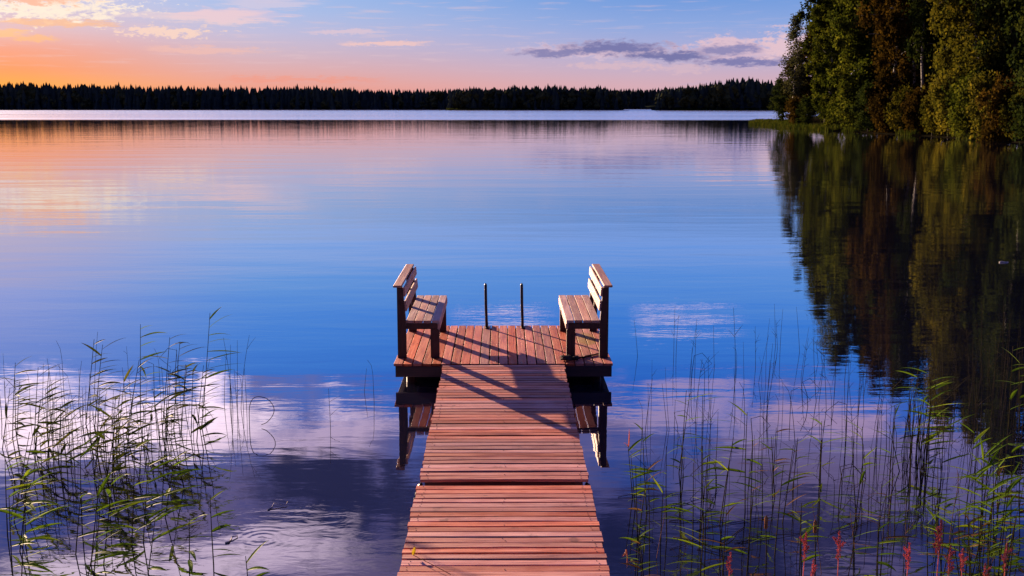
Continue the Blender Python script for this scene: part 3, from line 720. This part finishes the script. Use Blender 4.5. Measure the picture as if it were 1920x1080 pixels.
def bench(mirror, label, cat='bench'):
    """built with its back at -x and its open side towards +x; mirrored for the other side"""
    s = -1 if mirror else 1; x0 = 1.232 if mirror else -1.248
    root = empty('wooden_bench', (x0, 12.60, ZD)); tag(root, label, cat, 'benches on the platform')
    def bx(name, xa, xb, ya, yb, za, zb, m, parent=root):
        mb = MB(); a, c = sorted((s*xa, s*xb)); mb.box(a, c, ya, yb, za, zb, c=.006); return mb.build(name, m, parent)
    Y1 = 1.745
    for yy in (0.0, Y1-.21):
        mb = MB()                                     # back post: straight behind, its upper front face raked
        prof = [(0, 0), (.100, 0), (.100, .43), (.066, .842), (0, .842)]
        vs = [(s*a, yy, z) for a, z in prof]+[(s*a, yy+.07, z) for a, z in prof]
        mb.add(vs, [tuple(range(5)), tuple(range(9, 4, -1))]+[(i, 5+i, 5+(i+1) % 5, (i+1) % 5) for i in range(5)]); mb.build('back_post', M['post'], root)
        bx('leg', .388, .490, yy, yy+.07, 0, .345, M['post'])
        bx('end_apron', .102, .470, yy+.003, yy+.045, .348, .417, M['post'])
    mb = MB(); prof = [(.040, .45), (.0985, .45), (.066, .842), (.030, .842)]
    vs = [(s*a, .90, z) for a, z in prof]+[(s*a, .96, z) for a, z in prof]
    mb.add(vs, [(0, 1, 2, 3), (7, 6, 5, 4)]+[(i, 4+i, 4+(i+1) % 4, (i+1) % 4) for i in range(4)]); mb.build('back_batten', M['post'], root)
    bx('front_apron', .472, .500, .0, Y1-.02, .345, .417, M['seat'])
    mb = MB(); rg = random.Random(7+mirror)
    for i in range(4):
        a = .104+.1005*i; mb.box(*sorted((s*a, s*(a+.089))), rg.uniform(-.006, .006)+.01, Y1+rg.uniform(-.006, .006), .420+rg.uniform(-.001, .001), .450, c=.0015)
    mb.build('seat', M['seat'], root)
    back = MB()
    for za, zb in ((.560, .680), (.735, .838)):
        rake = lambda z: .100-.034*(z-.43)/.412
        zc = (za+zb)/2; ax = Vector((0, 1, 0)); up = Vector((s*-.034, 0, .412)).normalized(); nx = Vector((s*up.z, 0, .0825))
        back.plank(Vector((s*(rake(zc)+.013), Y1/2, zc)), ax, Y1-.02, up, zb-za, .022, segs=2, c=.004)
    back.build('backrest', M['seat'], root)
    bx('top_rail', -.042, .060, -.012, Y1, .845, .870, M['rail'])
    return root
bench(False, 'left wooden bench on the platform, dark shadow stripes across its seat')
bench(True, 'right wooden bench on the platform, its seat and backrest fully sunlit')

lad = empty('swim_ladder', (0, 14.36, ZD)); tag(lad, 'dark swim ladder with two upright handrails at the far edge of the platform', 'ladder')
for x in (-.228, .253):
    b = MB(); b.tube([(x-.004, 0, -.0), (x, 0, .05), (x-.008, 0, .3), (x-.012, 0, .585), (x-.012, .012, .603)], [.019, .019, .019, .019, .011], 10); b.build('handrail', M['steel'], lad, True)
    b = MB(); b.box(x-.02, x+.035, -.045, .05, 0.0015, .02); b.build('bracket', M['steel'], lad)
    b = MB(); b.tube([(x, .02, .03), (x, .235, .03), (x, .25, 0), (x, .25, -1.3)], .018, 8); b.build('stile', M['steel'], lad, True)
for z in (-.45, -.75, -1.05):
    b = MB(); b.tube([(-.228, .25, z), (.253, .25, z)], .014, 8); b.build('rung', M['steel'], lad, True)

b = MB(); rg = random.Random(2); pts = []
p0 = ground(1121, 665, ZD); p1 = ground(1080, 674, ZD)
for i in range(12): pts.append(p0.lerp(p1, i/11)+Vector((rg.gauss(0, .006), rg.gauss(0, .01), .012)))
for k in range(46):
    a = k*.42; c = ground(1068, 676.0, ZD); pts.append(c+Vector((math.cos(a)*(.11-.0005*k)+rg.gauss(0, .012), math.sin(a)*.055+rg.gauss(0, .01), .012+.0009*k)))
b.tube(pts, .0105, 6); o = b.build('mooring_rope', M['rope'], None, True); tag(o, 'dark tangled rope lying round the near leg of the sunlit bench', 'rope')

# ------------------------------------------------------------------ reeds
def leaf_strip(b, p, d, L, W, rg, droop=.5, segs=6, mi=0):
    """one lance leaf: folded along its rib, bending down towards the tip"""
    d = d.normalized(); side = d.cross(Vector((0, 0, 1))); side = side.normalized() if side.length > .05 else Vector((0, 1, 0))
    roll = rg.uniform(-.5, .5); vs = []; q = p.copy(); dd = d.copy()
    for i in range(segs+1):
        t = i/segs; w = W*(math.sin(math.pi*(.10+.90*t)**.8)*.95+.03)*(1 if i < segs else .05)
        n = side.cross(dd).normalized(); sd = side*math.cos(roll)+n*math.sin(roll)
        vs += [q-sd*w+n*w*.25, q, q+sd*w+n*w*.25]
        dd = (dd+Vector((0, 0, -droop/segs*(.4+1.2*t)))).normalized(); q = q+dd*(L/segs)
    fs = []
    for i in range(segs):
        for j in (0, 1): fs.append((3*i+j, 3*i+j+1, 3*i+4+j, 3*i+3+j))
    b.add(vs, fs, mi)
def stem_path(h, lean, bend, rg, n=8):
    pts = []
    for i in range(n+1):
        t = i/n; pts.append(Vector((lean.x*t+bend.x*t*t, lean.y*t+bend.y*t*t, -.25*(1-t)+h*t if i else -.25)))
    return pts
def interp(pts, t):
    k = len(pts)-1; i = min(k-1, int(t*k)); return pts[i].lerp(pts[i+1], t*k-i)
def reed(loc, h, lean, nl, wind, seed, label, group, Lf=.36, mleaf='reed', mstem='reedstem', t0=.35, droop=.5, stiff=.55, Wf=.0145):
    rg = random.Random(seed); root = empty('reed', loc); tag(root, label, 'reed', group)
    pts = stem_path(h, Vector((lean, rg.uniform(-.06, .06)*h, 0)), Vector((rg.uniform(-.04, .08)*h*.6, 0, 0)), rg)
    b = MB(); b.tube(pts, [.0058*(1-.6*i/8) for i in range(9)], 5); b.build('stem', M[mstem], root, True)
    b = MB()
    for i in range(nl):
        t = t0+(1-t0)*(i+rg.uniform(.2, .8))/nl; p = interp(pts, min(.99, t))
        sgn = wind if rg.random() < stiff+.4*abs(wind) else -wind
        if wind == 0: sgn = rg.choice((-1, 1))
        a = rg.gauss(0, .55); up = rg.uniform(.05, .55)+.35*(t > .85)
        L = Lf*rg.uniform(.6, 1.15)*(1-.35*abs(t-.62)/.4)
        leaf_strip(b, p, Vector((sgn*math.cos(a), math.sin(a)*.8, up)), L, Wf*rg.uniform(.7, 1.25), rg, droop*rg.uniform(.5, 1.4))
    b.build('foliage', M[mleaf], root); return root
def smooth(p, n=4):
    out = []
    for i in range(len(p)-1):
        a, b, c, d = p[max(0, i-1)], p[i], p[i+1], p[min(len(p)-1, i+2)]
        for k in range(n):
            t = k/n; out.append(.5*((2*b)+(c-a)*t+(2*a-5*b+4*c-d)*t*t+(3*b-a-3*c+d)*t**3))
    return out+[p[-1]]
def rush(loc, h, lean, seed, label, group, kind='straight', r=.0036, m='rush'):
    rg = random.Random(seed); b = MB(); z = Vector((0, 0, 1))
    if kind == 'loop':
        pts = [Vector((0, 0, -.2)), Vector((.0, 0, .25*h)), Vector((.01, 0, .7*h)), Vector((.05, 0, .95*h)), Vector((.12, 0, h)), Vector((.20, .0, .9*h)), Vector((.25, 0, .65*h)), Vector((.24, 0, .4*h)), Vector((.18, 0, .16*h)), Vector((.12, 0, .02))]
        pts = smooth(pts)
        b.tube(pts, r, 5)
    elif kind == 'broken':
        k = rg.uniform(.5, .8)*h; d = rg.choice((-1, 1)); e = Vector((lean*k/h, 0, k))
        b.tube([(0, 0, -.2), (lean*.4*k/h, 0, k*.5), e, e+Vector((d*.09, rg.uniform(-.05, .05), .03)), e+Vector((d*.2, rg.uniform(-.08, .08), -.09)), e+Vector((d*.08, .02, -.2))], [r, r, r*.9, r*.8, r*.7, r*.5], 5)
    else:
        pts = stem_path(h, Vector((lean, rg.uniform(-.1, .1)*h, 0)), Vector((rg.uniform(-.10, .14)*h, 0, 0)), rg)
        if kind == 'hook': pts[-1] += Vector((-.05, 0, -.035)); pts[-2] += Vector((-.012, 0, 0))
        b.tube(pts, [r*(1-.6*i/8) for i in range(9)], 5)
        if kind == 'fork':
            for q in range(rg.randint(2, 5)):
                t = rg.uniform(.55, .95); p = interp(pts, t); d = Vector((rg.choice((-1, 1))*rg.uniform(.3, .9), rg.gauss(0, .3), rg.uniform(.5, 1.1))); L = rg.uniform(.05, .16)
                b.tube([p, p+d*L*.5, p+d*L+Vector((0, 0, -.01))], [r*.5, r*.4, r*.25], 4)
    o = b.build('rush_stem', M[m], None, True, loc); tag(o, label, 'rush', group); return o
def by_px(bx, by, tx, ty):
    g = ground(bx, by); t = at_depth(tx, ty, g.y); return g, t.z, t.x-g.x

rg = random.Random(2024); seed = 1000
LL = 'green leafy reed leaning right, standing in the water left of the walkway'
LR = 'green leafy reed standing in the water right of the walkway'
RL = 'bare dark rush stem standing in the water left of the walkway'
RR = 'bare dark rush stem standing in the water right of the walkway'
def hero(bx, by, tx, ty, nl, wind, label, group, **kw):
    global seed; seed += 1
    g, h, l = by_px(bx, by, tx, ty); return reed(g, h, l, nl, wind, seed, label, group, **kw)
GLL, GLR, GRL, GRR = 'leafy reeds left of the walkway', 'leafy reeds right of the walkway', 'bare rushes left of the walkway', 'bare rushes right of the walkway'
hero(372, 800, 396, 588, 13, 1, 'tallest leafy reed left of the walkway, its top leaves like a comb pointing right', GLL, t0=.2)
hero(261, 790, 262, 608, 9, 1, 'upright reed with four dark leaves near its tip, second tallest left of the walkway', GLL, t0=.3)
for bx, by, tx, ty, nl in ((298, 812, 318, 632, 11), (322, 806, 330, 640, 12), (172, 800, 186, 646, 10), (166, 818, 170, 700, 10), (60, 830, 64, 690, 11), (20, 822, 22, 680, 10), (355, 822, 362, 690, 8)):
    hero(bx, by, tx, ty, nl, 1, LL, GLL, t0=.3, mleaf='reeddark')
for i in range(42):
    bx = rg.uniform(-30, 390); by = rg.uniform(790, 940); hh = rg.uniform(80, 165)
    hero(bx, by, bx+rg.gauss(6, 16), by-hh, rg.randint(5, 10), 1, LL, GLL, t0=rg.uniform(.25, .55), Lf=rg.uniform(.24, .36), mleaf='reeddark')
for i in range(16):
    bx = rg.uniform(-20, 210) if i % 4 else rg.uniform(150, 330); by = rg.uniform(960, 1130); hero(bx, by, bx+rg.gauss(5, 20), by-rg.uniform(100, 190), rg.randint(6, 9), 1, LL, GLL, t0=.3)
for bx, by, tx, ty in ((352, 1075, 356, 970), (402, 1060, 388, 930), (470, 1110, 462, 1042)):
    hero(bx, by, tx, ty, 5, 1, LL, GLL, t0=.3, Lf=.26)
def rsh(bx, by, tx, ty, kind, label, group, r=.0036, m='rush'):
    global seed; seed += 1
    g, h, l = by_px(bx, by, tx, ty); rush(g, max(.15, h), l, seed, label, group, kind, r, m)
for bx, by, tx, ty, k in ((420, 760, 417, 660, 'straight'), (430, 765, 428, 648, 'straight'), (437, 768, 434, 632, 'fork'), (443, 770, 444, 640, 'straight'), (450, 766, 448, 628, 'fork'), (456, 772, 458, 690, 'hook'), (462, 768, 461, 690, 'straight'), (447, 775, 440, 690, 'fork'), (434, 778, 430, 700, 'straight')):
    rsh(bx, by, tx, ty, k, RL, GRL)
rsh(468, 800, 470, 744, 'loop', 'rush bent into a hoop at the right end of the left rushes', GRL)
rsh(620, 800, 618, 728, 'fork', 'thin lone rush between the left rush beds and the walkway', GRL)
rsh(681, 735, 683, 690, 'straight', 'short straight rush just left of the platform corner', GRL)
rsh(703, 755, 697, 668, 'hook', 'taller hooked thin rush just left of the platform corner', GRL)
for i in range(66):
    bx = rg.triangular(-10, 400, 150) if i % 3 else rg.uniform(0, 390); by = rg.uniform(735, 880); hh = rg.uniform(60, 125)
    rsh(bx, by, bx+rg.gauss(-2, 8), by-hh, rg.choice(('straight', 'straight', 'hook', 'fork', 'broken')), RL, GRL, r=rg.uniform(.0026, .0042))
# right side
for bx, by, tx, ty, k in ((1264, 665, 1262, 572, 'fork'), (1268, 668, 1266, 590, 'straight'), (1304, 690, 1302, 598, 'fork'), (1296, 700, 1294, 650, 'straight'), (1342, 690, 1337, 612, 'straight'), (1383, 690, 1378, 645, 'hook'), (1418, 690, 1417, 612, 'fork'), (1456, 650, 1453, 570, 'straight'), (1459, 655, 1460, 600, 'fork'), (1463, 660, 1462, 578, 'straight'), (1502, 660, 1497, 575, 'straight'), (1540, 680, 1530, 640, 'fork'), (1545, 690, 1542, 630, 'fork'), (1576, 670, 1563, 612, 'straight'), (1620, 700, 1618, 652, 'fork')):
    rsh(bx, by, tx, ty, k, RR, GRR)
rsh(1198, 668, 1194, 600, 'straight', 'lone rush with a knotted kink at the waterline, right of the platform', GRR)
for i in range(118):
    u = rg.random(); bx = 1190+740*u**.75; by = rg.triangular(690, 1030, 790)-(60*u); hh = rg.uniform(55, 120)*(1+.35*u)
    rsh(bx, by, bx+rg.gauss(0, 9), by-hh, rg.choice(('straight', 'straight', 'straight', 'fork', 'fork', 'hook', 'broken')), RR, GRR, r=rg.uniform(.0026, .0044))
for i in range(26):
    bx = rg.gauss(1885, 25) if i % 2 else rg.gauss(1800, 40); by = rg.uniform(720, 800)
    rsh(bx, by, bx+rg.gauss(3, 10), by-rg.uniform(80, 150), rg.choice(('straight', 'fork')), RR, GRR)
for i in range(22):
    bx = rg.gauss(1722, 16); by = rg.uniform(830, 920)
    rsh(bx, by, bx+rg.gauss(8, 10), by-rg.uniform(90, 150), 'straight', RR, GRR, r=.0046)
for bx, by, tx, ty, nl in ((1715, 850, 1735, 690, 6), (1722, 858, 1742, 700, 6), (1730, 852, 1750, 720, 7), (1708, 846, 1716, 690, 5), (1735, 868, 1748, 742, 8), (1893, 800, 1898, 650, 6), (1915, 806, 1912, 668, 5)):
    hero(bx, by, tx, ty, nl, 1, LR, GLR, t0=.35, stiff=.4)
for bx, by, tx, ty, nl in ((1838, 1000, 1848, 842, 8), (1850, 1010, 1868, 850, 9), (1862, 1005, 1880, 880, 7), (1830, 1015, 1826, 880, 8), (1872, 1020, 1890, 890, 7), (1845, 1040, 1850, 920, 8), (1400, 960, 1390, 770, 8), (1318, 930, 1312, 740, 6), (1275, 930, 1283, 735, 5)):
    hero(bx, by, tx, ty, nl, 1, LR, GLR, t0=.3, stiff=.3)
o = hero(1192, 935, 1178, 838, 6, 1, 'green reed with a bright orange dead leaf at its tip, beside the walkway', GLR, t0=.35, stiff=.5)
g, h, l = by_px(1192, 935, 1178, 838)
b = MB(); leaf_strip(b, Vector((l, 0, h)), Vector((.03, 0, 1)), .16, .014, random.Random(4), .05); leaf_strip(b, Vector((l, 0, h)), Vector((-.3, -.2, .5)), .07, .016, random.Random(5), .8)
b.build('dead_leaf', M['orange'], o)
for i in range(74):
    bx = rg.uniform(1165, 1900) if i % 4 else rg.gauss(1820, 70); by = rg.uniform(860, 1130); hh = rg.uniform(85, 175)
    if rg.random() < .16: kw = dict(mleaf='deadleaf')
    else: kw = {}
    hero(bx, by, bx+rg.gauss(3, 18), by-hh, rg.randint(4, 8), 1 if rg.random() < .7 else -1, LR, GLR, t0=rg.uniform(.2, .6), Lf=rg.uniform(.16, .34), Wf=rg.uniform(.007, .0125), stiff=.25, **kw)
for i in range(50):
    bx = rg.uniform(1180, 1925); by = rg.uniform(780, 1120)
    rsh(bx, by, bx+rg.gauss(2, 14), by-rg.uniform(60, 150), rg.choice(('straight', 'straight', 'fork', 'fork', 'hook')), RR, GRR, r=rg.uniform(.0024, .0042), m=rg.choice(('rush', 'reedstem', 'deadleaf')))
# floating dead stalks
def floating(px0, py0, px1, py1, label, group, r=.006, m='rush'):
    a = ground(px0, py0, .004); c = ground(px1, py1, .004); b = MB(); rgl = random.Random(int(px0*7+py0))
    pts = [Vector((0, 0, 0))]+[(c-a)*(i/5)+Vector((rgl.gauss(0, .012), rgl.gauss(0, .012), abs(rgl.gauss(0, .008)))) for i in range(1, 6)]
    b.tube(pts, [r, r, r*.9, r*.8, r*.7, r*.4], 5); o = b.build('floating_stalk', M[m], None, True, a); tag(o, label, 'stalk', group)
FL, FR = 'dead dark reed stalk lying on the water among the reeds right of the walkway', 'dead dark reed stalk lying on the water among the reeds left of the walkway'
for i in range(16):
    x = rg.uniform(1130, 1330) if i % 2 else rg.uniform(1300, 1880); y = rg.uniform(930, 1060); w = rg.uniform(40, 150)
    floating(x, y, x+w, y+rg.gauss(0, 26), FL, 'stalks floating right of the walkway', rg.uniform(.002, .004))
for i in range(20):
    x = rg.uniform(20, 380); y = rg.uniform(860, 1000); floating(x, y, x+rg.uniform(-40, 100), y+rg.gauss(0, 22), FR, 'stalks floating left of the walkway', rg.uniform(.002, .004))
floating(502, 956, 541, 944, 'pale stick floating alone in open water left of the walkway, above the ripple rings', None, .006, 'silver')
floating(422, 1018, 446, 1003, 'pale short stick floating beside the ripple rings', None, .007, 'silver')
floating(1874, 492, 1891, 492, 'pale feather-like fleck floating on the dark tree reflection', None, .02, 'silver')
# red seed spikes and brown cattails in the near corner
def spike(tx, ty, lean, label, big=1.0, two=False):
    global seed; seed += 1; big *= .78
    rgl = random.Random(seed); Y = rgl.uniform(5.9, 6.5); t = at_depth(tx, ty, Y); h = t.z
    root = empty('dock_plant', (t.x-lean, Y, 0)); tag(root, label, 'plant', 'red seed spikes in the near right corner')
    pts = stem_path(h, Vector((lean, 0, 0)), Vector((0, 0, 0)), rgl)
    b = MB(); b.tube(pts, [.005*(1-.6*i/8) for i in range(9)], 5); b.build('stem', M['red'], root, True)
    b = MB(); up = (pts[-1]-pts[-3]).normalized()
    def tuft(base, d, L, n):
        for k in range(n):
            u = k/n; p = base+d*(L*u)
            for q in range(2):
                a = rgl.uniform(0, 6.28); out = (Vector((math.cos(a), math.sin(a), .35)))*(.016*(1-.75*u)*big+.002)
                c = p+out*rgl.uniform(.3, 1.2); s = rgl.uniform(.0035, .007)*big
                vs = [c+Vector((0, 0, s*1.5)), c+Vector((s, 0, 0)), c+Vector((0, s, 0)), c+Vector((-s, 0, 0)), c+Vector((0, -s, 0)), c-Vector((0, 0, s*1.3))]
                b.add(vs, [(0, 1, 2), (0, 2, 3), (0, 3, 4), (0, 4, 1), (5, 2, 1), (5, 3, 2), (5, 4, 3), (5, 1, 4)])
    tuft(pts[-1]-up*.22*big, up, .22*big, 40)
    for k in range(4 if two else 2):
        p = pts[-1]-up*(.10+.05*k)*big; d = (up+Vector((rgl.choice((-1, 1))*rgl.uniform(.5, .9), 0, 0))).normalized(); tuft(p, d, rgl.uniform(.05, .09)*big, 14)
    b.build('seed_head', M['red'], root)
for tx, ty, ln, lb, bg, two in (
    (1512, 998, .03, 'pink-red seed spike leaning left, left one of the tall pair below the brown cattail', 1.0, False),
    (1574, 996, -.01, 'upright pink-red seed spike right of the leaning one, under open dark water', 1.0, False),
    (1370, 1035, .02, 'short star-shaped red seed head at the bottom, leftmost of the red plants', .7, True),
    (1526, 1048, .05, 'low pink-red spike just entering the frame bottom beside the leaning spike', .8, False),
    (1706, 1018, .02, 'pink-red spike under the tall green reed clump', 1.0, False),
    (1765, 974, .01, 'tallest pink-red spike with branching top', 1.15, True),
    (1783, 1022, .02, 'ragged pink-red spike leaning against the tallest one', .9, True),
    (1805, 1028, -.02, 'pink-red spike right of the ragged one', .9, False),
    (1848, 1056, .0, 'low pink-red spike below the bright green clump, tip only', .8, False),
    (1888, 1018, .0, 'pink-red spike near the right bottom corner', 1.0, False)):
    spike(tx, ty, ln, lb, bg, two)
def cattail(bx, by, tx, ty, label):
    g, h, l = by_px(bx, by, tx, ty); root = empty('cattail', g); tag(root, label, 'cattail', 'brown cattails')
    b = MB(); b.tube([(0, 0, -.2), (l*.5, 0, h*.5), (l, 0, h-.09)], [.005, .004, .003], 6); b.build('stem', M['reedstem'], root, True)
    b = MB(); b.tube([(l, 0, h-.10), (l, 0, h-.09), (l, 0, h-.02), (l, 0, h-.008), (l, 0, h)], [.003, .012, .012, .006, .002], 8); b.build('seed_head', M['brown'], root, True)
cattail(1437, 1095, 1437, 966, 'brown cattail head above the left red seed plants')
cattail(1529, 1100, 1529, 974, 'brown cattail head above the leaning pink-red spike')
# fallen sprig on the boards
p = ground(775, 1042, .158); root = empty('fallen_sprig', p); tag(root, 'yellow leaf on a thin dry stalk lying on the near walkway boards', 'leaf')
q = ground(845, 1078, .158)-p
b = MB(); b.tube([(0, 0, .004), (q.x*.4, q.y*.4, .006), (q.x, q.y, .004)], .0022, 5); b.build('stalk', M['deadleaf'], root, True)
b = MB(); leaf_strip(b, Vector((0, 0, .004)), Vector((.05, .5, .35)), .085, .012, random.Random(1), .6); leaf_strip(b, Vector((0, 0, .004)), Vector((-.12, .5, .2)), .06, .009, random.Random(2), .6); b.build('leaf_blade', M['yleaf'], root)
